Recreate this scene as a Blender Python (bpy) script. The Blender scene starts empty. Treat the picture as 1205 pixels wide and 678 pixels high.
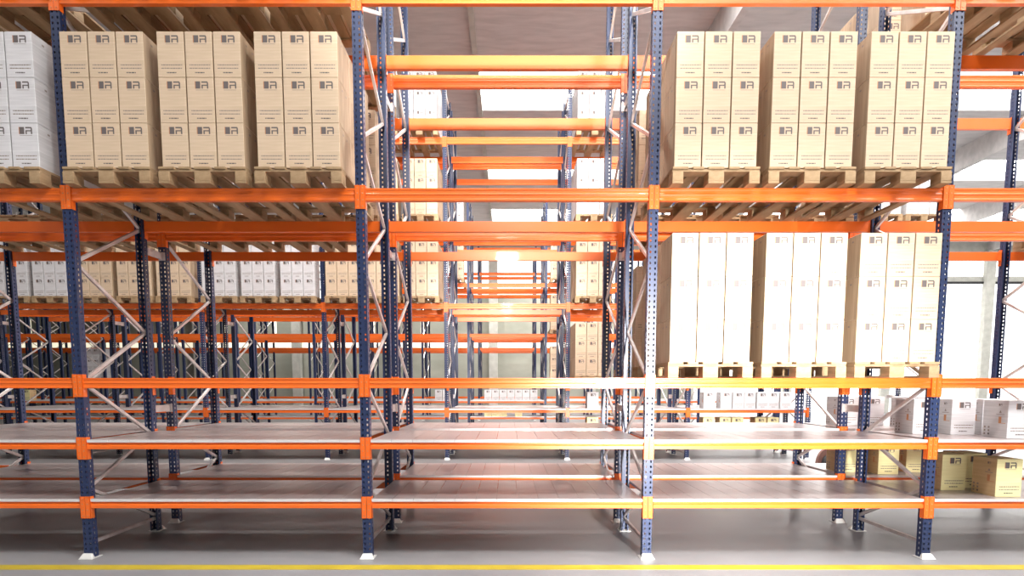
import bpy, bmesh, math, random
from mathutils import Vector, Matrix
rnd = random.Random(7)
scene = bpy.context.scene
COL = scene.collection

# ------------------------------------------------------------------ camera
FPX, TH, PX0, PY0, CAMZ = 694.13, 0.0871, 596.8, 514.79, 1.7233
cam = bpy.data.cameras.new('camera')
cam.sensor_width = 36.0
cam.lens = 36.0 * FPX / 1205.0
cam.shift_x = (602.5 - PX0) / 1205.0
cam.shift_y = (PY0 - 339.0) / 1205.0
cam.clip_end = 300
camo = bpy.data.objects.new('camera', cam)
camo.location = (0, 0, CAMZ)
camo.rotation_euler = (math.pi / 2 - TH, 0, 0)
COL.objects.link(camo)
scene.camera = camo
CT, ST = math.cos(TH), math.sin(TH)


def proj(x, y, z):
    zc = y * CT - (z - CAMZ) * ST
    return PX0 + FPX * x / zc, PY0 - FPX * (y * ST + (z - CAMZ) * CT) / zc


def seen(x0, x1, y, z0, z1, m=12):
    ps = [proj(x, y, z) for x in (x0, x1) for z in (z0, z1)]
    return not (max(p[0] for p in ps) < -m or min(p[0] for p in ps) > 1205 + m
                or max(p[1] for p in ps) < -m or min(p[1] for p in ps) > 678 + m)


# ------------------------------------------------------------------ materials
def mat(name, color, rough=0.5, metal=0.0, coat=0.0, spec=0.5):
    m = bpy.data.materials.new(name)
    m.use_nodes = True
    b = m.node_tree.nodes['Principled BSDF']
    b.inputs['Base Color'].default_value = (*color, 1)
    b.inputs['Roughness'].default_value = rough
    b.inputs['Metallic'].default_value = metal
    b.inputs['Coat Weight'].default_value = coat
    b.inputs['Specular IOR Level'].default_value = spec
    return m


def vary(m, c1, c2, scale=(4, 4, 4), detail=4, lo=0.3, hi=0.7, bump=0.0, rough=None, dist=0.0):
    """mottle a principled material between two colours with stretched noise"""
    nt = m.node_tree
    n, l = nt.nodes, nt.links
    b = n['Principled BSDF']
    tc = n.new('ShaderNodeTexCoord')
    mp = n.new('ShaderNodeMapping')
    mp.inputs['Scale'].default_value = scale
    nz = n.new('ShaderNodeTexNoise')
    nz.inputs['Scale'].default_value = 1.0
    nz.inputs['Detail'].default_value = detail
    nz.inputs['Distortion'].default_value = dist
    rp = n.new('ShaderNodeValToRGB')
    rp.color_ramp.elements[0].position = lo
    rp.color_ramp.elements[1].position = hi
    rp.color_ramp.elements[0].color = (*c1, 1)
    rp.color_ramp.elements[1].color = (*c2, 1)
    l.new(tc.outputs['Object'], mp.inputs['Vector'])
    l.new(mp.outputs['Vector'], nz.inputs['Vector'])
    l.new(nz.outputs['Fac'], rp.inputs['Fac'])
    l.new(rp.outputs['Color'], b.inputs['Base Color'])
    if rough:
        mr = n.new('ShaderNodeMapRange')
        mr.inputs['To Min'].default_value = rough[0]
        mr.inputs['To Max'].default_value = rough[1]
        l.new(nz.outputs['Fac'], mr.inputs['Value'])
        l.new(mr.outputs['Result'], b.inputs['Roughness'])
    if bump:
        bp = n.new('ShaderNodeBump')
        bp.inputs['Strength'].default_value = bump
        bp.inputs['Distance'].default_value = 0.01
        l.new(nz.outputs['Fac'], bp.inputs['Height'])
        l.new(bp.outputs['Normal'], b.inputs['Normal'])
    return m


def glow(name, color, strength, base=(.9, .9, .9)):
    m = mat(name, base, 0.4)
    b = m.node_tree.nodes['Principled BSDF']
    b.inputs['Emission Color'].default_value = (*color, 1)
    b.inputs['Emission Strength'].default_value = strength
    return m


M = {}
M['blue'] = vary(mat('blue_paint', (.02, .045, .16), .38), (.012, .023, .070), (.018, .033, .098), (3, 3, 3))
M['orange'] = mat('orange_paint', (.80, .14, .011), .36, coat=.12)
M['zinc'] = vary(mat('galvanised_steel', (.6, .56, .55), .36, .55), (.50, .46, .45), (.68, .63, .62), (6, 6, 6))
M['deck'] = vary(mat('shelf_steel', (.6, .57, .57), .3, .6), (.40, .35, .347), (.50, .44, .435), (2, 14, 8), rough=(.24, .40))
M['lip'] = mat('shelf_front_lip', (.74, .72, .72), .35, .25)
M['foot'] = mat('foot_steel', (.72, .72, .70), .4, .3)
M['wood'] = vary(mat('pallet_wood', (.5, .34, .18), .75), (.25, .16, .08), (.44, .305, .175), (9, 2.2, 14), 6, .3, .72, .25)
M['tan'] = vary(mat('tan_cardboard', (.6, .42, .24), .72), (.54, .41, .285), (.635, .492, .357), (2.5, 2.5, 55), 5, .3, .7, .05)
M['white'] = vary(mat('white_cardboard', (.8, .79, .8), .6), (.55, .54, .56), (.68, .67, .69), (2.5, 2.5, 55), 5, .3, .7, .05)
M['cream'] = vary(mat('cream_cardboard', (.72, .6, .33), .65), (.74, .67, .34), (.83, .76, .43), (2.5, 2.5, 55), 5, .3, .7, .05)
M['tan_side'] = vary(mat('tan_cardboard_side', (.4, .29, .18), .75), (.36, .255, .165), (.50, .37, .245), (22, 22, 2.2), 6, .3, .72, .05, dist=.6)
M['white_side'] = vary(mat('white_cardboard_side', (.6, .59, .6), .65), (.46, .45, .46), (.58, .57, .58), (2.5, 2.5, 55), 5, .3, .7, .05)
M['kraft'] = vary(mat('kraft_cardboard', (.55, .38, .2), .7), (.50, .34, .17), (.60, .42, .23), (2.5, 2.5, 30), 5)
M['ink'] = mat('black_ink', (.12, .10, .10), .6)
M['softink'] = mat('grey_ink', (.25, .205, .18), .6)
M['amber'] = mat('orange_ink', (.50, .22, .10), .6)
M['sky'] = glow('skylight_glazing', (1, .985, .96), 9.0)
M['band'] = glow('window_glazing', (1, .91, .66), .72)
M['doorglow'] = glow('glowing_white_panel', (1, .985, .95), 1.5)  # glow added to turn these panels blown-out white
M['concrete'] = vary(mat('ceiling_concrete', (.5, .47, .46), .85), (.40, .385, .38), (.54, .52, .51), (1.2, 5, 3), 8, .25, .75, .15, dist=.4)
M['wall'] = vary(mat('wall_panel', (.3, .31, .27), .8), (.25, .26, .215), (.33, .335, .285), (.6, .6, 1.2), 6)
M['pillar'] = vary(mat('pillar_concrete', (.6, .6, .56), .8), (.36, .36, .325), (.46, .46, .42), (3, 3, 3), 6)
M['floor'] = vary(mat('floor_concrete', (.4, .39, .39), .4, spec=.5), (.19, .187, .193), (.25, .246, .255), (1.1, 1.1, 1.1), 8, .25, .75, rough=(.3, .5))
M['yellow'] = vary(mat('yellow_floor_paint', (.66, .5, .05), .5), (.36, .27, .02), (.46, .35, .03), (5, 5, 5), 6)
M['dark'] = mat('dark_recess', (.02, .02, .022), .7)
M['rust'] = vary(mat('reel_board', (.25, .12, .09), .7), (.10, .045, .035), (.19, .09, .07), (4, 4, 4), 5)


# ------------------------------------------------------------------ mesh builder
class MB:
    def __init__(self):
        self.v, self.f, self.mi, self.mats = [], [], [], []

    def slot(self, m):
        if m not in self.mats:
            self.mats.append(m)
        return self.mats.index(m)

    def face(self, pts, m):
        k = len(self.v)
        self.v += [tuple(p) for p in pts]
        self.f.append(tuple(range(k, k + len(pts))))
        self.mi.append(self.slot(m))

    def box(self, x0, x1, y0, y1, z0, z1, m):
        k = len(self.v)
        self.v += [(x, y, z) for z in (z0, z1) for y in (y0, y1) for x in (x0, x1)]
        for q in ((0, 2, 3, 1), (4, 5, 7, 6), (0, 1, 5, 4), (2, 6, 7, 3), (0, 4, 6, 2), (1, 3, 7, 5)):
            self.f.append(tuple(k + i for i in q))
            self.mi.append(self.slot(m))

    def prism_x(self, prof, x0, x1, m):
        """extrude a (y,z) outline along x"""
        n = len(prof)
        k = len(self.v)
        self.v += [(x0, y, z) for y, z in prof] + [(x1, y, z) for y, z in prof]
        s = self.slot(m)
        for i in range(n):
            j = (i + 1) % n
            self.f.append((k + i, k + j, k + n + j, k + n + i)); self.mi.append(s)
        self.f.append(tuple(k + i for i in reversed(range(n)))); self.mi.append(s)
        self.f.append(tuple(k + n + i for i in range(n))); self.mi.append(s)

    def bar(self, a, b, w, h, m, up=(1, 0, 0)):
        """rectangular bar from a to b, w along 'up', h across"""
        a, b = Vector(a), Vector(b)
        d = (b - a).normalized()
        u = Vector(up)
        s = d.cross(u).normalized()
        k = len(self.v)
        for p in (a, b):
            for i, j in ((-1, -1), (1, -1), (1, 1), (-1, 1)):
                self.v.append(tuple(p + u * (i * w / 2) + s * (j * h / 2)))
        for q in ((0, 1, 2, 3), (7, 6, 5, 4), (0, 4, 5, 1), (1, 5, 6, 2), (2, 6, 7, 3), (3, 7, 4, 0)):
            self.f.append(tuple(k + i for i in q)); self.mi.append(self.slot(m))

    def cyl_y(self, cx, cz, r, y0, y1, m, n=12):
        k = len(self.v)
        for y in (y0, y1):
            for i in range(n):
                t = 2 * math.pi * i / n
                self.v.append((cx + r * math.cos(t), y, cz + r * math.sin(t)))
        s = self.slot(m)
        for i in range(n):
            j = (i + 1) % n
            self.f.append((k + i, k + j, k + n + j, k + n + i)); self.mi.append(s)
        self.f.append(tuple(k + i for i in reversed(range(n)))); self.mi.append(s)
        self.f.append(tuple(k + n + i for i in range(n))); self.mi.append(s)

    def mesh(self, name, bevel=0.0, clean=True):
        me = bpy.data.meshes.new(name)
        me.from_pydata(self.v, [], self.f)
        for m in self.mats:
            me.materials.append(m)
        me.polygons.foreach_set('material_index', self.mi)
        bm = bmesh.new()
        bm.from_mesh(me)
        if bevel:
            es = [e for e in bm.edges if len(e.link_faces) == 2 and e.calc_face_angle(0) > .5]
            bmesh.ops.bevel(bm, geom=es, offset=bevel, segments=1, affect='EDGES', clamp_overlap=True)
        if clean:
            bmesh.ops.recalc_face_normals(bm, faces=bm.faces)
        bm.to_mesh(me)
        bm.free()
        return me


def put(name, me, parent=None, loc=(0, 0, 0), rz=0.0, scale=None):
    o = bpy.data.objects.new(name, me)
    COL.objects.link(o)
    o.location = loc
    o.rotation_euler = (0, 0, rz)
    if scale:
        o.scale = scale
    if parent:
        o.parent = parent
    return o


def tag(o, label, cat, group=None, kind=None):
    o['label'] = label
    o['category'] = cat
    if group:
        o['group'] = group
    if kind:
        o['kind'] = kind
    return o


def struct(name, mb, bevel=0.0):
    o = put(name, mb.mesh(name, bevel))
    o['kind'] = 'structure'
    return o


# ------------------------------------------------------------------ the setting
WX0, WX1, WY0, WY1, CEIL = -36.0, 40.0, -9.5, 38.0, 11.02
b = MB(); b.box(WX0, WX1, WY0, WY1, -.3, 0, M['floor']); struct('floor', b)
b = MB(); b.box(WX0, WX1, 5.42, 5.56, 0.0, .003, M['yellow'])
o = struct('trim_1', b); o['label'] = 'yellow line painted on the concrete floor along the rack'
SKY0, SKYP, SKYL = 18.43, 6.85, 2.44
rows_y = [SKY0 + SKYP * k for k in range(-4, 3)]
RIBX = [-.88 + 6.24 * k for k in range(-5, 7)]
b = MB()
edges = [WY0]
for y in rows_y:
    edges += [max(y, WY0), y + SKYL]
edges.append(WY1 + .4)
for a, c in zip(edges[0::2], edges[1::2]):
    if c - a > .05:
        b.box(WX0, WX1, a, c, CEIL, CEIL + .5, M['concrete'])
struct('ceiling', b)
for i, x in enumerate(RIBX):
    b = MB()
    dp, hw = (.12, .07) if i == 5 else (.85, .09)
    if i == 5:
        x = -.9
    b.prism_x([(WY0, CEIL), (WY1, CEIL), (WY1, CEIL - dp), (WY0, CEIL - dp)], x - hw, x + hw, M['pillar'] if i == 5 else M['concrete'])
    struct('ceiling_beam', b)
n = 0
for y in rows_y:
    b = MB()
    b.box(RIBX[5] if RIBX[5] > -2 else -.88, WX1, y, y + SKYL, CEIL + .42, CEIL + .5, M['sky'])
    if y > WY0:
        b.box(WX0, -.88, y, y + SKYL, CEIL, CEIL + .5, M['concrete'])
    n += 1
    struct('window_%d' % n, b)
# rear wall with a window band, clerestory and pillars
DX = 11.6
b = MB()
b.box(WX0, DX, WY1, WY1 + .4, 0, 4.15, M['wall'])
b.box(WX0, DX, WY1, WY1 + .4, 4.80, 7.25, M['wall'])
b.box(DX, WX1, WY1 - .12, WY1 + .4, 8.15, 8.27, M['dark'])
b.box(DX, WX1, WY1, WY1 + .4, 8.27, 8.6, M['pillar'])
b.box(WX0, WX1, WY1, WY1 + .4, 9.85, CEIL, M['pillar'])
struct('wall_back', b)
n += 1
b = MB(); b.box(WX0, DX, WY1 + .1, WY1 + .2, 4.15, 4.80, M['band']); struct('window_%d' % n, b)
n += 1
b = MB(); b.box(WX0, DX, WY1 + .1, WY1 + .2, 7.25, 9.85, M['doorglow'])
b.box(DX, WX1, WY1 + .1, WY1 + .2, 8.6, 9.85, M['doorglow']); struct('window_%d' % n, b)
n += 1
b = MB()
for k in range(12):
    x = -.88 - 1.4 - 3.12 * k
    b.box(x - .09, x + .09, WY1 - .02, WY1 + .02, 5.05, 5.95, M['band'])  # glowing strips set on the wall face, no openings behind them
struct('window_%d' % n, b)
dn = 0
for i, x in enumerate(RIBX):
    b = MB()
    b.box(x - .28, x + .28, WY1 - .35, WY1 + .0, 0, CEIL - .85, M['pillar'])
    struct('wall_back_pillar', b, .02)
    if x >= DX - .2 and i + 1 < len(RIBX):
        dn += 1
        b = MB()
        for k in range(10):
            b.box(x + .0, x + 6.24, WY1 + .06, WY1 + .14, k * .815, k * .815 + .80, M['doorglow'])
            b.box(x + .0, x + 6.24, WY1 + .1, WY1 + .16, k * .815 + .80, k * .815 + .815, M['pillar'])
        struct('door_%d' % dn, b)
b = MB(); b.box(WX0 - .4, WX0, WY0, WY1 + .4, 0, CEIL + .5, M['wall']); struct('wall_left', b)
b = MB(); b.box(WX1, WX1 + .4, WY0, WY1 + .4, 0, CEIL + .5, M['pillar']); struct('wall_right', b)

# ------------------------------------------------------------------ rack parts
W = 2.8
UPH, UPW, UPD = 8.5, .09, .08
ROWD = 1.1                     # inner face of rear upright behind the front face
ROW = dict(A=5.797, B=7.347, C=13.687, D=15.237, E=21.577, F=23.127, G=29.467, H=31.017)
LV = {1: (.507, .067), 2: (1.099, .067), 3: (1.6995, .10), 4: (3.48, .117), 5: (5.254, .145), 6: (7.105, .145)}
TOP = {k: v[0] + v[1] for k, v in LV.items()}
DECK_T = .027


def upright_mesh(holes=True):
    """perforated channel: face at y=0, lips at y=UPD, open towards +y"""
    bm = bmesh.new()
    hw = UPW / 2
    pitch, hh, hwid = .052, .023, .015
    nrow = int(UPH / pitch)
    zs = []
    for i in range(nrow):
        zs += [i * pitch, i * pitch + (pitch - hh)]
    zs.append(UPH)
    # path cuts: list of (x, y, is_hole_until_next)
    path = [(-hw + .018, UPD), (-hw, UPD), (-hw, .050), (-hw, .032), (-hw, 0),
            (-.024 - hwid / 2, 0), (-.024 + hwid / 2, 0), (.024 - hwid / 2, 0), (.024 + hwid / 2, 0),
            (hw, 0), (hw, .032), (hw, .050), (hw, UPD), (hw - .018, UPD)]
    holecol = {2, 5, 7, 10}
    if not holes:
        zs = [0, UPH]
    grid = [[bm.verts.new((x, y, z)) for (x, y) in path] for z in zs]
    for r in range(len(zs) - 1):
        for c in range(len(path) - 1):
            if holes and c in holecol and r % 2 == 1:
                continue
            bm.faces.new((grid[r][c], grid[r][c + 1], grid[r + 1][c + 1], grid[r + 1][c]))
    bmesh.ops.recalc_face_normals(bm, faces=bm.faces)
    bmesh.ops.solidify(bm, geom=bm.faces[:], thickness=.003)
    me = bpy.data.meshes.new('upright')
    bm.to_mesh(me); bm.free()
    me.materials.append(M['blue'])
    return me


UP_HOLES = upright_mesh(True)
UP_PLAIN = upright_mesh(False)

b = MB()
b.box(-.07, .07, -.055, .10, 0, .006, M['foot'])
k = len(b.v)
b.v += [(-.066, -.05, .006), (.066, -.05, .006), (.066, -.004, .006), (-.066, -.004, .006), (-.045, -.02, .05), (.045, -.02, .05), (.045, -.004, .05), (-.045, -.004, .05)]
for q in ((0, 1, 5, 4), (1, 2, 6, 5), (2, 3, 7, 6), (3, 0, 4, 7), (4, 5, 6, 7), (3, 2, 1, 0)):
    b.f.append(tuple(k + i for i in q)); b.mi.append(0)
BASE = b.mesh('base_plate', .001)


def brace_mesh(y0, z0, y1, z1):
    b = MB()
    b.bar((0, y0, z0), (0, y1, z1), .028, .036, M['zinc'])
    return b.mesh('brace', .003)


def zig(mirror):
    """list of brace end points inside a frame, y measured from the front face"""
    fr, re = .05, ROWD + .03
    pts = [(re, .19), (fr, .70), (re, 1.17), (fr, 1.76), (re, 2.335), (fr, 2.92), (re, 3.5), (fr, 4.08),
           (re, 4.665), (fr, 5.25), (re, 5.83), (fr, 6.41), (re, 7.0), (fr, 7.6), (re, 8.2)]
    segs = [((fr, .15), (re, .15))] + list(zip(pts, pts[1:])) + [((fr, 8.35), (re, 8.35))]
    if mirror:
        f = ROWD + UPD
        segs = [((f - a[0], a[1]), (f - c[0], c[1])) for a, c in segs]
    return segs


ZIG = {m: [(s, brace_mesh(*s[0], *s[1])) for s in zig(m)] for m in (False, True)}
BRACING = {}
for m in (False, True):
    b = MB()
    for s in zig(m):
        b.bar((0, *s[0]), (0, *s[1]), .028, .036, M['zinc'])
    BRACING[m] = b.mesh('bracing')

BL = W - UPW - .006


def beam_mesh(h):
    """box beam with pressed ribs; front face at y=0, depth .05, z from 0"""
    if h < .08:
        pr = [(0, 0), (0, .034), (.004, .038), (.016, .044), (.016, h), (.05, h), (.05, 0)]
    else:
        pr = [(0, 0), (0, h * .14), (.005, h * .20), (.005, h * .42), (0, h * .48), (0, h * .56), (.005, h * .62),
              (.005, h * .80), (0, h * .86), (0, h), (.05, h), (.05, 0)]
    b = MB(); b.prism_x(pr, -BL / 2, BL / 2, M['orange'])
    return b.mesh('beam', .0015)


def conn_mesh():
    """end plate hooked on half of an upright face; x from 0 (slit) inwards to .05; z centred on beam"""
    b = MB()
    b.box(.002, .052, -.007, -.0015, -.135, .085, M['orange'])
    b.box(.047, .052, -.007, .05, -.135, .085, M['orange'])
    for z in (.06, .01, -.05, -.11):
        b.cyl_y(.024, z, .007, -.0105, -.006, M['amber'], 8)
    return b.mesh('beam_connector', .0008)


BEAM = {k: beam_mesh(v[1]) for k, v in LV.items()}
BEAM[6] = BEAM[5]; BEAM[2] = BEAM[1]
CONN = conn_mesh()


def deck_mesh():
    b = MB()
    n, w = 13, (W - UPW - .01)
    p = w / n
    for i in range(n):
        x0 = -w / 2 + i * p
        y0, y1 = -.002, ROWD + UPD + .002
        b.box(x0 + .0025, x0 + p - .0025, y0 + .006, y1, DECK_T - .004, DECK_T, M['deck'])
        b.box(x0 + .0025, x0 + p - .0025, y0, y0 + .006, DECK_T - .004, DECK_T, M['lip'])
        b.box(x0 + .0012, x0 + p - .0012, y0, y0 + .004, 0, DECK_T - .004, M['lip'])
        b.box(x0 + .0012, x0 + p - .0012, y1 - .004, y1, 0, DECK_T - .004, M['deck'])
        b.box(x0 + .0012, x0 + .004, y0 + .004, y1 - .004, 0, DECK_T - .004, M['deck'])
    return b.mesh('shelf_panel')


DECK = deck_mesh()
b = MB()
b.box(-.012, .012, ROWD + UPD, ROWD + .443, -.04, .04, M['zinc'])
b.box(-.04, .04, ROWD + UPD + .001, ROWD + UPD + .006, -.05, .05, M['zinc'])
b.box(-.04, .04, ROWD + .438, ROWD + .443, -.05, .05, M['zinc'])
SPACER = b.mesh('row_spacer', .001)


def rack(row, label, mirror, bays, beams, decks, detail, spacer=False, group=None):
    """one row of racking. beams: {level: (front bays, rear bays)}; decks: {level: bays}"""
    y = ROW[row]
    cx = W * (bays[0] + bays[-1]) / 2
    root = bpy.data.objects.new('pallet_rack', None)
    COL.objects.link(root)
    root.location = (cx, y, 0)
    tag(root, label, 'rack', group)
    xs = [W * (i - .5) for i in bays] + [W * (bays[-1] + .5)]
    for x in xs:
        lx = x - cx
        for k, (yy, rz) in enumerate(((0, 0), (ROWD + UPD, math.pi))):
            if not seen(x - .1, x + .1, y + yy, 0, UPH):
                continue
            u = put('upright', UP_HOLES if detail > 0 else UP_PLAIN, root, (lx, yy, 0), rz)
            if detail > 0:
                put('base_plate', BASE, u, (0, 0, 0))
            else:
                put('base_plate', BASE, u)
        if detail > 0:
            for s, me in ZIG[mirror]:
                za, zb = sorted((s[0][1], s[1][1]))
                if seen(x - .1, x + .1, y + .5, za, zb, 30):
                    put('brace', me, root, (lx, 0, 0))
        else:
            if seen(x - .1, x + .1, y + .5, 0, UPH):
                put('bracing', BRACING[mirror], root, (lx, 0, 0))
        if spacer:
            for z in (1.45, 3.29, 5.03):
                if seen(x - .1, x + .1, y + 1.2, z - .1, z + .1):
                    put('row_spacer', SPACER, root, (lx, 0, z))
    for lv, (fb, rb) in beams.items():
        z0, h = LV[lv]
        for side, bb in ((0, fb), (1, rb)):
            for i in bb:
                x = W * i
                yy, rz = (0, 0) if side == 0 else (ROWD + UPD, math.pi)
                if not seen(x - 1.4, x + 1.4, y + yy, z0 - .1, z0 + h):
                    continue
                bo = put('beam', BEAM[lv], root, (x - cx, yy + (-.002 if side == 0 else .002), z0), rz)
                if detail > 1 or (detail == 1 and side == 0):
                    put('beam_connector', CONN, bo, (-W / 2, 0, h / 2))
                    put('beam_connector', CONN, bo, (W / 2, 0, h / 2), 0, (-1, 1, 1))
    for lv, bb in decks.items():
        for i in bb:
            if seen(W * i - 1.4, W * i + 1.4, y + .5, TOP[lv], TOP[lv] + .05):
                put('shelf_panel', DECK, root, (W * i - cx, 0, TOP[lv]))
    return root


R = lambda a, c: list(range(a, c + 1))
allA = R(-2, 2)
rack('A', 'nearest orange and blue pallet rack row, feet along the yellow floor line', False, allA,
     {1: (allA, allA), 2: (allA, allA), 3: (allA, allA), 4: (allA, allA), 5: (allA, allA)},
     {1: allA, 2: allA}, 2, True)
allB = R(-3, 3)
rack('B', 'pallet rack row standing back to back behind the nearest row', True, allB,
     {1: (allB, allB), 2: (allB, allB), 3: ([-1, 0, 1, 2], [-1, 0, 1, 2]), 4: (allB, allB), 5: (allB, allB)},
     {1: allB, 2: allB}, 2)
allC = R(-4, 3); lowC = R(-4, 2)
rack('C', 'rack row facing the near rows across the first aisle, carrying white and tan cartons', False, allC,
     {1: (lowC, lowC), 2: (lowC, lowC), 3: ([0, 1], [0, 1]), 4: (allC, allC), 5: (R(-2, 3), R(-2, 3)), 6: ([-1, 0, 1], [-1, 0, 1])},
     {1: lowC, 2: lowC}, 1, True)
allD = R(-4, 2)
rack('D', 'mostly empty rack row backing onto the carton row beyond the first aisle', True, allD,
     {1: (allD, []), 2: (allD, []), 4: (allD, allD), 5: (R(-1, 1), R(-1, 1)), 6: (R(-1, 1), R(-1, 1))},
     {1: allD, 2: allD}, 0)
allE = R(-7, 3)
rack('E', 'distant rack row across the second aisle with a line of small white boxes', False, allE,
     {1: (allE, []), 2: (allE, []), 3: ([1], [1]), 4: (allE, allE), 5: (R(-1, 1), R(-1, 1)), 6: (R(-1, 1), R(-1, 1))},
     {1: allE, 2: allE}, 0)
allF = R(-8, 2)
rack('F', 'distant rack row back to back with the row across the second aisle', True, allF,
     {1: (allF, []), 2: (allF, []), 3: ([-7, -6], [-7, -6]), 4: (allF, allF), 5: (R(-1, 1), R(-1, 1)), 6: (R(-1, 1), R(-1, 1))}, {2: allF}, 0)
allG = R(-10, 2)
rack('G', 'far thin rack row beyond the third aisle, nearly empty', False, allG,
     {2: (allG, []), 4: (allG, allG), 5: (R(-1, 1), R(-1, 1)), 6: (R(-1, 1), R(-1, 1))}, {}, 0)
rack('H', 'farthest rack row, standing closest to the grey rear wall', True, allG,
     {2: (allG, []), 4: (allG, allG), 5: (R(-1, 1), [])}, {}, 0)

# ------------------------------------------------------------------ pallets
PW, PD, PH = .81, 1.32, .15


def pallet_parts():
    b = MB()
    n = 5
    ws = [.145, .10, .145, .10, .145]
    gap = (PW - sum(ws)) / 4
    x = -PW / 2
    for w in ws:
        b.box(x, x + w, 0, PD, PH - .022, PH, M['wood']); x += w + gap
    for y in (0, PD / 2 - .0725, PD - .145):
        b.box(-PW / 2, PW / 2, y + (.01 if y == 0 else 0), y + .145, PH - .044, PH - .022, M['wood'])
    deck = b.mesh('deck_boards', .002)
    blk = {}
    for w in (.10, .145):
        b = MB(); b.box(-w / 2, w / 2, 0, .145, 0, PH - .066, M['wood']); blk[w] = b.mesh('block', .003)
    sk = {}
    for w in (.10, .145):
        b = MB(); b.box(-w / 2, w / 2, 0, PD, 0, .022, M['wood']); sk[w] = b.mesh('skid_board', .002)
    return deck, blk, sk


P_DECK, P_BLOCK, P_SKID = pallet_parts()
b = MB(); b.box(-PW / 2 + .01, PW / 2 - .01, .02, PD - .02, .0005, .006, M['tan']); SHEET = b.mesh('light_block_sheet')  # added sheet in place of a load, stops skylight between the slats
XS3 = ((-PW / 2 + .05, .10), (0, .145), (PW / 2 - .05, .10))
YS3 = (.0, PD / 2 - .0725, PD - .145)
b = MB()
ws = [.145, .10, .145, .10, .145]; gap = (PW - sum(ws)) / 4; x = -PW / 2
for w in ws:
    b.box(x, x + w, 0, PD, PH - .022, PH, M['wood']); x += w + gap
for y in YS3:
    b.box(-PW / 2, PW / 2, y, y + .145, PH - .044, PH - .022, M['wood'])
for x, w in XS3:
    b.box(x - w / 2, x + w / 2, 0, PD, 0, .022, M['wood'])
    for y in YS3:
        b.box(x - w / 2, x + w / 2, y, y + .145, .022, PH - .044, M['wood'])
P_WHOLE = b.mesh('pallet')


def slot_x(bay, slot):
    """slot 0 left, 1 middle, 2 right of a bay"""
    if bay > 0:
        return W * bay + (-.86, .03, .92)[slot]
    return W * bay + (-.92, -.03, .86)[slot]


PY = -.137


def pallet(row, bay, lv, slot, label, group, parts, sheet=False):
    x, y, z = slot_x(bay, slot), ROW[row] + PY, TOP[lv] + .001
    if not parts:
        o = put('pallet', P_WHOLE, None, (x, y, z))
        return tag(o, label, 'pallet', group)
    o = bpy.data.objects.new('pallet', None)
    COL.objects.link(o)
    o.location = (x, y, z)
    tag(o, label, 'pallet', group)
    put('deck_boards', P_DECK, o)
    if sheet:
        put('light_block_sheet', SHEET, o, (0, 0, PH))
    for px, w in XS3:
        put('skid_board', P_SKID[w], o, (px, 0, 0))
        for py in YS3:
            put('block', P_BLOCK[w], o, (px, py, .022))
    return o


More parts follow.
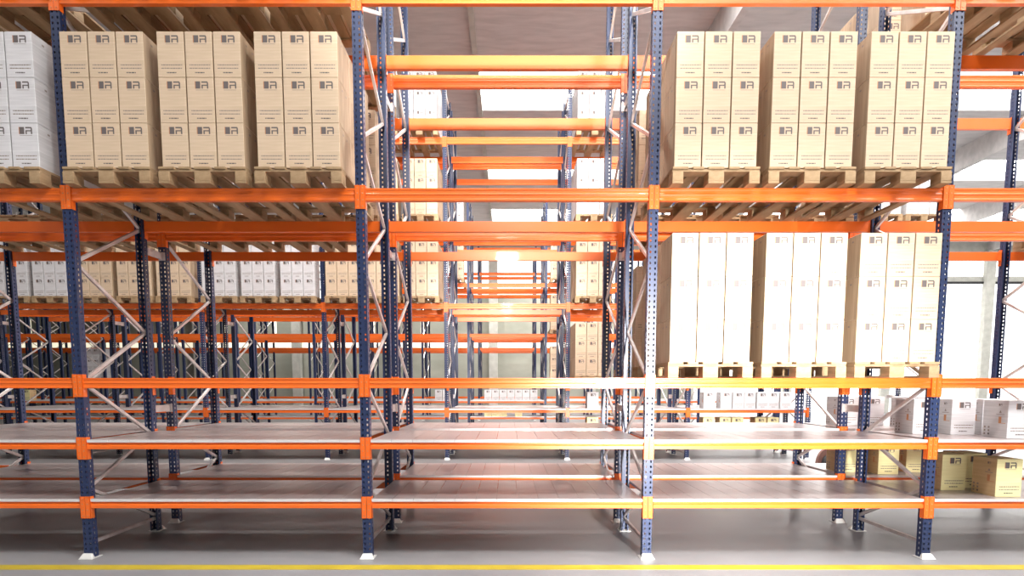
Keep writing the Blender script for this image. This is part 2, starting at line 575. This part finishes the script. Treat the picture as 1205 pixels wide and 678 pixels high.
# ------------------------------------------------------------------ cartons
def carton_mesh(w, d, h, body, side, side_marks=True, seed=1):
    b = MB()
    b.box(-w / 2, w / 2, 0, d, 0, h, body)
    me0 = b.mesh('carton', .003)
    me0.materials.append(side)
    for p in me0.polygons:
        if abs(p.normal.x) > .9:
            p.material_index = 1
    r = random.Random(seed)
    q = MB()

    def rect(P, u0, u1, v0, v1, m):
        q.face([P(u0, v0), P(u1, v0), P(u1, v1), P(u0, v1)], m)

    def logo(P, u, v, s, m1, m2):
        # square with an orange left strip, then an angular R without its upper stem
        rect(P, u, u + .10 * s, v, v + s, M['amber'])
        rect(P, u + .10 * s, u + .78 * s, v, v + s, m1)
        a = u + .95 * s
        t = .2 * s
        rect(P, a, a + .86 * s, v + s - t, v + s, m1)
        q.face([P(a + .86 * s, v + s - t), P(a + .98 * s, v + s - t), P(a + .86 * s, v + s)], m1)
        rect(P, a + .78 * s, a + .98 * s, v, v + s - t, m1)
        rect(P, a, a + .78 * s, v + .38 * s, v + .54 * s, m1)
        rect(P, a, a + .2 * s, v, v + .38 * s, m1)
        rect(P, u + .1 * s, u + 1.9 * s, v - .22 * s, v - .16 * s, m2)

    def words(P, u0, u1, v, t, m):
        u = u0
        while u < u1:
            e = min(u + r.uniform(.008, .028), u1)
            rect(P, u, e, v, v + t, m)
            u = e + .0035

    e = .0008
    F = lambda u, v: (-w / 2 + u, -e, v)
    s = .16 * h
    logo(F, .30 * w, .755 * h, s, M['ink'], M['softink'])
    words(F, .13 * w, .92 * w, .258 * h, .009, M['softink'])
    words(F, .13 * w, .90 * w, .185 * h, .009, M['softink'])
    words(F, .33 * w, .68 * w, .088 * h, .010, M['ink'])
    if side_marks:
        for sgn in (-1, 1):
            # u runs from the rear edge to the front edge on the left face
            P = (lambda u, v: (-w / 2 - e, d - u, v)) if sgn < 0 else (lambda u, v: (w / 2 + e, u, v))
            k = d
            logo(P, .62 * k, .85 * h, .055 * h, M['ink'], M['softink'])
            c = .70 * k
            t = .05 * h
            q.face([P(c - t * .8, .66 * h), P(c + t * .8, .66 * h), P(c, .66 * h + 1.5 * t)], M['softink'])
            rect(P, c - .05, c + .05, .615 * h, .63 * h, M['softink'])
            rect(P, c - .018, c + .016, .40 * h, .56 * h, M['amber'])
            rect(P, c - .018, c + .07, .385 * h, .40 * h, M['amber'])
            for ii in range(2):
                for jj in range(3):
                    rect(P, .07 * k + ii * .05, .07 * k + ii * .05 + .022, (.06 + jj * .09) * h, (.06 + jj * .09) * h + .02,
                         M['ink'] if (ii, jj) == (1, 0) else M['softink'])
    else:
        for sgn in (-1, 1):
            P = lambda u, v: (sgn * (w / 2 + e), u, v)
            for u in (.3, .62):
                rect(P, u * d, u * d + .03, .84 * h, .88 * h, M['softink'])
    q2 = q.mesh('marks', clean=False)
    # join body and printing into one mesh
    bm = bmesh.new()
    bm.from_mesh(me0)
    off = {m.name: i + 1 for i, m in enumerate(q.mats)}
    nf = len(bm.faces)
    bm.from_mesh(q2)
    bm.faces.ensure_lookup_table()
    for i in range(nf, len(bm.faces)):
        bm.faces[i].material_index += 2
    me = bpy.data.meshes.new('carton')
    me.materials.append(body)
    me.materials.append(side)
    for m in q.mats:
        me.materials.append(m)
    bm.to_mesh(me); bm.free()
    return me


CW, CD, CH = .2585, .405, .403
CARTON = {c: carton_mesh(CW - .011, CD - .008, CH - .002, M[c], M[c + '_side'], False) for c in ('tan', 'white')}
SW, SD, SH = .262, .31, .385
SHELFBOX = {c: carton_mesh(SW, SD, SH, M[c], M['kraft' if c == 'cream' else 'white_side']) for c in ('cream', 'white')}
ROWN, COLN, DEPN = ('bottom', 'middle', 'top'), ('left', 'centre', 'right'), ('', 'second deep', 'third deep')
NAME = dict(tan='cardboard_box', white='white_carton')
CAT = dict(tan='box', white='carton')
WORD = dict(tan='tan box', white='white carton')


def load(row, bay, lv, slot, colour, place, rows=(0, 1, 2), cols=(0, 1, 2), front=True, deep=True, group=None, lift=0.0):
    x, y, z = slot_x(bay, slot), ROW[row] + PY + .04, TOP[lv] + PH + .002 + lift
    side = 2 if bay < 0 else 0
    for r in rows:
        for c in range(3):
            for d in range(3):
                if d == 0 and (c not in cols or not front) and not (c == side and not front):
                    continue
                if d > 0 and not (c == side and deep):
                    continue
                bx = x + (c - 1) * CW
                bz = z + r * CH
                if not seen(bx - .13, bx + .13, y + d * CD, bz, bz + CH, 0):
                    continue
                o = put(NAME[colour], CARTON[colour], None, (bx, y + d * CD, bz))
                if d == 0:
                    lab = '%s, %s row %s, %s' % (WORD[colour], ROWN[r], COLN[c], place)
                else:
                    lab = '%s, %s row, %s, side of %s' % (WORD[colour], ROWN[r], DEPN[d], place)
                tag(o, lab, CAT[colour], group or ('%ss in %s' % (WORD[colour], place.split(', ')[-1])))


SL = ('left pallet', 'middle pallet', 'right pallet')
SIDEW = lambda bay: 'left' if bay < 0 else 'right'
# nearest row, loaded
for s in range(3):
    pallet('A', -1, 4, s, 'wooden pallet under tan boxes, %s of the upper left front bay' % ('leftmost', 'middle', 'rightmost')[s], 'pallets of the front rack', True)
    load('A', -1, 4, s, 'tan', '%s, upper left front bay' % SL[s])
    pallet('A', 1, 4, s, 'wooden pallet under tan boxes, %s of the upper right front bay' % ('leftmost', 'middle', 'rightmost')[s], 'pallets of the front rack', True)
    load('A', 1, 4, s, 'tan', '%s, upper right front bay' % SL[s])
    pallet('A', 1, 3, s, 'wooden pallet under brightly lit boxes, %s of the lower right front bay' % ('leftmost', 'middle', 'rightmost')[s], 'pallets of the front rack', True)
    load('A', 1, 3, s, 'tan', '%s, lower right front bay' % SL[s])
pallet('A', -2, 4, 2, 'wooden pallet under white cartons at the left edge', 'pallets of the front rack', True)
load('A', -2, 4, 2, 'white', 'right pallet, left edge front bay')
SH_ON = True
for s in range(3):
    pallet('A', -1, 5, s, 'pallet seen from below above the tan boxes, %s of the top left bay' % ('leftmost', 'middle', 'rightmost')[s], 'pallets overhead in the front rack', True, sheet=SH_ON)
    pallet('B', -1, 5, s, 'pallet seen from below, rear row above the tan boxes, %s of three' % ('leftmost', 'middle', 'rightmost')[s], 'pallets overhead in the rear row', True, sheet=SH_ON)
    pallet('B', -1, 4, s, 'pallet seen from below under the upper left bay, rear row, %s' % ('leftmost', 'middle', 'rightmost')[s], 'rear row pallets at upper level', True, sheet=SH_ON)
    pallet('B', 1, 4, s, 'pallet seen from below under the upper right bay, rear row, %s' % ('leftmost', 'middle', 'rightmost')[s], 'rear row pallets at upper level', True, sheet=SH_ON)
    pallet('B', -2, 4, s, 'pallet seen from below at the left edge, rear row, %s' % ('leftmost', 'middle', 'rightmost')[s], 'rear row pallets at upper level', True, sheet=SH_ON)
for s in (1, 2):
    pallet('A', -2, 5, s, 'pallet seen from below over the white cartons, %s' % ('', 'outer', 'nearest the upright')[s], 'pallets overhead in the front rack', True, sheet=SH_ON)
    pallet('B', -2, 5, s, 'pallet seen from below over the white cartons, rear row, %s' % ('', 'outer', 'nearest the upright')[s], 'pallets overhead in the rear row', True, sheet=SH_ON)
pallet('B', 2, 5, 0, 'pallet at the top right corner, rear row, diagonal against the skylight', 'pallets overhead in the rear row', True, sheet=SH_ON)
for s in (0, 1, 2):
    pallet('A', 2, 5, s, 'pallet seen from below at the top right corner, front row, %s' % ('nearest the upright', 'second from upright', 'third from upright')[s], 'pallets overhead in the front rack', True, sheet=SH_ON)
load('A', 2, 5, 0, 'tan', 'left pallet, top right corner, front row', rows=(0, 1), front=False, lift=.006)
load('B', 2, 5, 0, 'tan', 'left pallet, top right corner, rear row', rows=(0, 1), front=False, lift=.006)
load('B', -1, 4, 2, 'tan', 'inner pallet, upper left bay, rear row', front=False, lift=.006)
load('B', 1, 4, 0, 'tan', 'inner pallet, upper right bay, rear row', front=False, lift=.006)
pallet('B', 1, 3, 0, 'wooden pallet behind the brightly lit boxes, rear row', 'rear row pallets at lower level', True)
load('B', 1, 3, 0, 'tan', 'inner pallet, lower right bay, rear row', front=False)
pallet('B', 3, 4, 0, 'wooden pallet with tan boxes at the right edge, rear row', 'rear row pallets at upper level', True, sheet=SH_ON)
load('B', 3, 4, 0, 'tan', 'left pallet, right edge bay, rear row', cols=(0,), lift=.006)

# the row across the aisle
BN = {-4: 'leftmost bay', -3: 'second bay', -2: 'third bay', -1: 'bay beside the gap', 1: 'bay right of the gap', 3: 'third bay right of gap'}
for bay, colr in ((-4, 'white'), (-3, 'tan'), (-2, 'white'), (-1, 'tan')):
    for s in range(3):
        if not seen(slot_x(bay, s) - .4, slot_x(bay, s) + .4, ROW['C'], TOP[4], TOP[4] + 1.3, -2):
            continue
        pallet('C', bay, 4, s, 'small distant pallet under %ss, %s, %s across the aisle' % (WORD[colr], SL[s].split()[0], BN[bay]), 'pallets across the aisle', False)
        load('C', bay, 4, s, colr, '%s, %s across aisle' % (SL[s], BN[bay]), deep=(bay == -1 and s == 2))
for lv, colr, nm in ((5, 'tan', 'second level'), (6, 'white', 'topmost level')):
    for s in (1, 2):
        pallet('C', -1, lv, s, 'distant pallet left of the central gap, %s, %s' % (nm, SL[s].split()[0]), 'pallets across the aisle', False)
        load('C', -1, lv, s, colr, '%s, %s left of central gap' % (SL[s], nm), cols=(2,) if s == 1 else (0, 1, 2), deep=(s == 2))
for lv, colr, nm in ((3, 'tan', 'lowest loaded level'), (4, 'tan', 'second loaded level'), (5, 'white', 'third loaded level'), (6, 'white', 'topmost level')):
    for s in (0,):
        pallet('C', 1, lv, s, 'distant pallet right of the central gap, %s' % nm, 'pallets across the aisle', False)
        load('C', 1, lv, s, colr, 'pallet right of central gap, %s' % nm)
for s in (1, 2):
    pallet('C', 3, 5, s, 'distant pallet seen under the upper right bay, %s' % SL[s].split()[0], 'pallets across the aisle', False)
    load('C', 3, 5, s, 'white', '%s, distant bay, upper right' % SL[s], rows=(0, 1), deep=False)
# rows beyond the second aisle
for bay, lv, s, colr, nm in ((1, 3, 0, 'tan', 'low level'), (1, 4, 0, 'tan', 'second level'), (1, 5, 0, 'tan', 'third level'),
                             (-1, 5, 2, 'tan', 'third level'), (-1, 6, 2, 'white', 'top level')):
    pallet('E', bay, lv, s, 'tiny far pallet %s of the gap, %s, beyond second aisle' % (SIDEW(bay), nm), 'pallets beyond the second aisle', False)
    load('E', bay, lv, s, colr, 'far pallet %s of gap, %s' % (SIDEW(bay), nm), cols=(0,) if bay > 0 else (2,), deep=False)
pallet('F', -6, 3, 2, 'tiny far pallet of white cartons seen between the left braces', 'pallets beyond the second aisle', False)
load('F', -6, 3, 2, 'white', 'far pallet between left braces', deep=False)


# ------------------------------------------------------------------ loose boxes on the steel shelves
def shelfbox(x, y, lv, colour, label, group):
    o = put('white_carton' if colour == 'white' else 'cream_box', SHELFBOX[colour], None, (x + SW / 2, y, TOP[lv] + DECK_T + .001))
    return tag(o, label, 'carton' if colour == 'white' else 'box', group)


G1 = 'white cartons on the near right shelf'
for x, y, lab in ((4.81, 6.38, 'white carton on the near right shelf, beside the front upright'),
                  (5.03, 5.92, 'white carton at the right edge of the near shelf, standing forward'),
                  (5.16, 6.40, 'white carton on the near right shelf, behind the forward one'),
                  (4.48, 6.50, 'white carton on the near right shelf, hidden mostly by the upright')):
    shelfbox(x, y, 2, 'white', lab, G1)
G2 = 'cream boxes on the lowest near right shelf'
for x, y, lab in ((4.67, 6.28, 'cream box on the lowest near right shelf, beside the front upright'),
                  (4.94, 5.90, 'cream box at the right edge of the lowest shelf, standing forward'),
                  (5.00, 6.42, 'cream box on the lowest near right shelf, behind the forward one')):
    shelfbox(x, y, 1, 'cream', lab, G2)
G3 = 'white cartons on the rear row shelf'
for x, y, lab in ((5.04, 7.45, 'white carton on the rear row shelf, crossed by the diagonal brace'),
                  (4.80, 7.92, 'white carton on the rear row shelf, set back, left of brace top'),
                  (4.45, 7.92, 'white carton on the rear row shelf, between the two uprights'),
                  (5.36, 7.92, 'white carton on the rear row shelf, set back behind the front upright')):
    shelfbox(x, y, 2, 'white', lab, G3)
G4 = 'cream boxes on the lowest rear row shelf'
for x, y, lab in ((4.71, 7.43, 'cream box on the lowest rear row shelf, crossed by the diagonal brace'),
                  (4.32, 7.62, 'cream box on the lowest rear row shelf, between the two uprights'),
                  (5.18, 7.60, 'cream box on the lowest rear row shelf, behind the front upright')):
    shelfbox(x, y, 1, 'cream', lab, G4)
ORD = ('first', 'second', 'third', 'fourth', 'fifth', 'sixth', 'seventh', 'eighth')
for lv, colr, pxs, nm in ((2, 'white', (828, 848.5, 862.3, 876.5, 890.6, 904, 918), 'upper'), (1, 'cream', (828, 848, 862, 890, 904), 'lower')):
    for k, p in enumerate(pxs):
        shelfbox((p - PX0) / FPX * 13.75, 13.76 + (.03 if k % 2 else 0), lv, colr,
                 'small %s box, %s from left in the %s line across the aisle' % (colr, ORD[k], nm), '%s boxes lined up across the aisle' % colr)
shelfbox((691 - PX0) / FPX * 13.75, 13.76, 2, 'white', 'single small white box right of the central gap across the aisle', 'white boxes lined up across the aisle')
shelfbox((691 - PX0) / FPX * 13.75, 13.76, 1, 'cream', 'single small cream box right of the central gap across the aisle', 'cream boxes lined up across the aisle')
for lv, colr, pxs, nm in ((2, 'white', (570, 579, 588, 597, 606, 615, 624, 512, 521), 'upper'), (1, 'cream', (570, 579, 588, 606), 'lower')):
    for k, p in enumerate(pxs):
        nmk = '%s from left' % ORD[k] if k < 7 else ('left of the gap, outer', 'left of the gap, inner')[k - 7]
        shelfbox((p - PX0) / FPX * 21.6, 21.64, lv, colr,
                 'tiny %s box, %s, %s line beyond the second aisle' % (colr, nmk, nm), '%s boxes beyond the second aisle' % colr)
shelfbox((27 - PX0) / FPX * 21.6, 21.64, 2, 'cream', 'tiny cream box alone at far left beyond the second aisle', 'cream boxes beyond the second aisle')

# cable reel on the floor behind the rear row
root = bpy.data.objects.new('cable_reel', None)
COL.objects.link(root)
root.location = (5.98, 10.6, 0)
root.rotation_euler = (0, 0, .5)
tag(root, 'reddish brown cable reel standing on the floor behind the rear row', 'reel')
b = MB(); b.cyl_y(0, .29, .17, -.2, .2, M['dark'], 28); put('drum', b.mesh('drum'), root)
for y in (-.24, .2):
    b = MB(); b.cyl_y(0, .29, .29, y, y + .04, M['rust'], 36); b.cyl_y(0, .29, .06, y - .006, y + .046, M['dark'], 16)
    put('flange', b.mesh('flange', .003), root)

# ------------------------------------------------------------------ light
w = bpy.data.worlds.new('world')
scene.world = w
w.use_nodes = True
w.node_tree.nodes['Background'].inputs['Color'].default_value = (1, .97, .93, 1)
w.node_tree.nodes['Background'].inputs['Strength'].default_value = .3


def spot(name, loc, target, power, size, radius, color=(1, 1, 1), blend=1.0):
    l = bpy.data.lights.new(name, 'SPOT')
    l.energy = power; l.spot_size = size; l.spot_blend = blend; l.shadow_soft_size = radius; l.color = color
    o = bpy.data.objects.new(name, l)
    COL.objects.link(o)
    o.location = loc
    o.rotation_euler = (Vector(target) - Vector(loc)).to_track_quat('-Z', 'Y').to_euler()
    return o


spot('fill_spot_front', (2.2, -1.2, 1.9), (2.05, 5.8, 1.5), 8200, math.radians(43), .3, (1, .97, .92))  # added fill behind the camera for the bright patch right of centre
spot('fill_spot_gap', (0, -6.0, 6.6), (.1, 13.7, 5.5), 17000, math.radians(22), .4, (1, .96, .86))  # added fill aimed through the open centre bay at the cartons beyond
# added fill spots with no fixtures, brightening the aisles and rear wall
for x, y, p in ((-9, 1.2, 300), (-3, 1.2, 420), (3, 1.2, 1350), (9, 1.2, 1450),
                (-13, 10.4, 520), (-6.5, 10.4, 520), (-2.8, 10.4, 1200), (2.8, 10.4, 1200), (6.5, 10.4, 1000),
                (-12, 19.0, 800), (-2.8, 19.0, 1000), (2.8, 19.0, 1000), (-14, 34.2, 1500), (-5, 34.2, 1500), (4, 34.2, 2300)):
    spot('fill_spot_overhead', (x, y, 10.0), (x, y + .5, 0), p, math.radians(150), .25, (1, .97, .92), .6)
for x in (-9, -4.5, 0, 4.5, 9):
    spot('fill_spot_floor', (x, 2.3, 10.0), (x, 2.6, 0), 1300 if x >= 0 else 900, math.radians(62), .25, (.97, .98, 1), .8)  # added fill, its narrow cone brightens the floor before the rack

scene.view_settings.view_transform = 'Standard'
scene.view_settings.look = 'None'
scene.view_settings.gamma = 1
scene.view_settings.use_curve_mapping = False
scene.view_settings.exposure = 0.36
scene.cycles.use_denoising = True
scene.cycles.max_bounces = 8
scene.cycles.diffuse_bounces = 5
scene.cycles.sample_clamp_indirect = 8.0
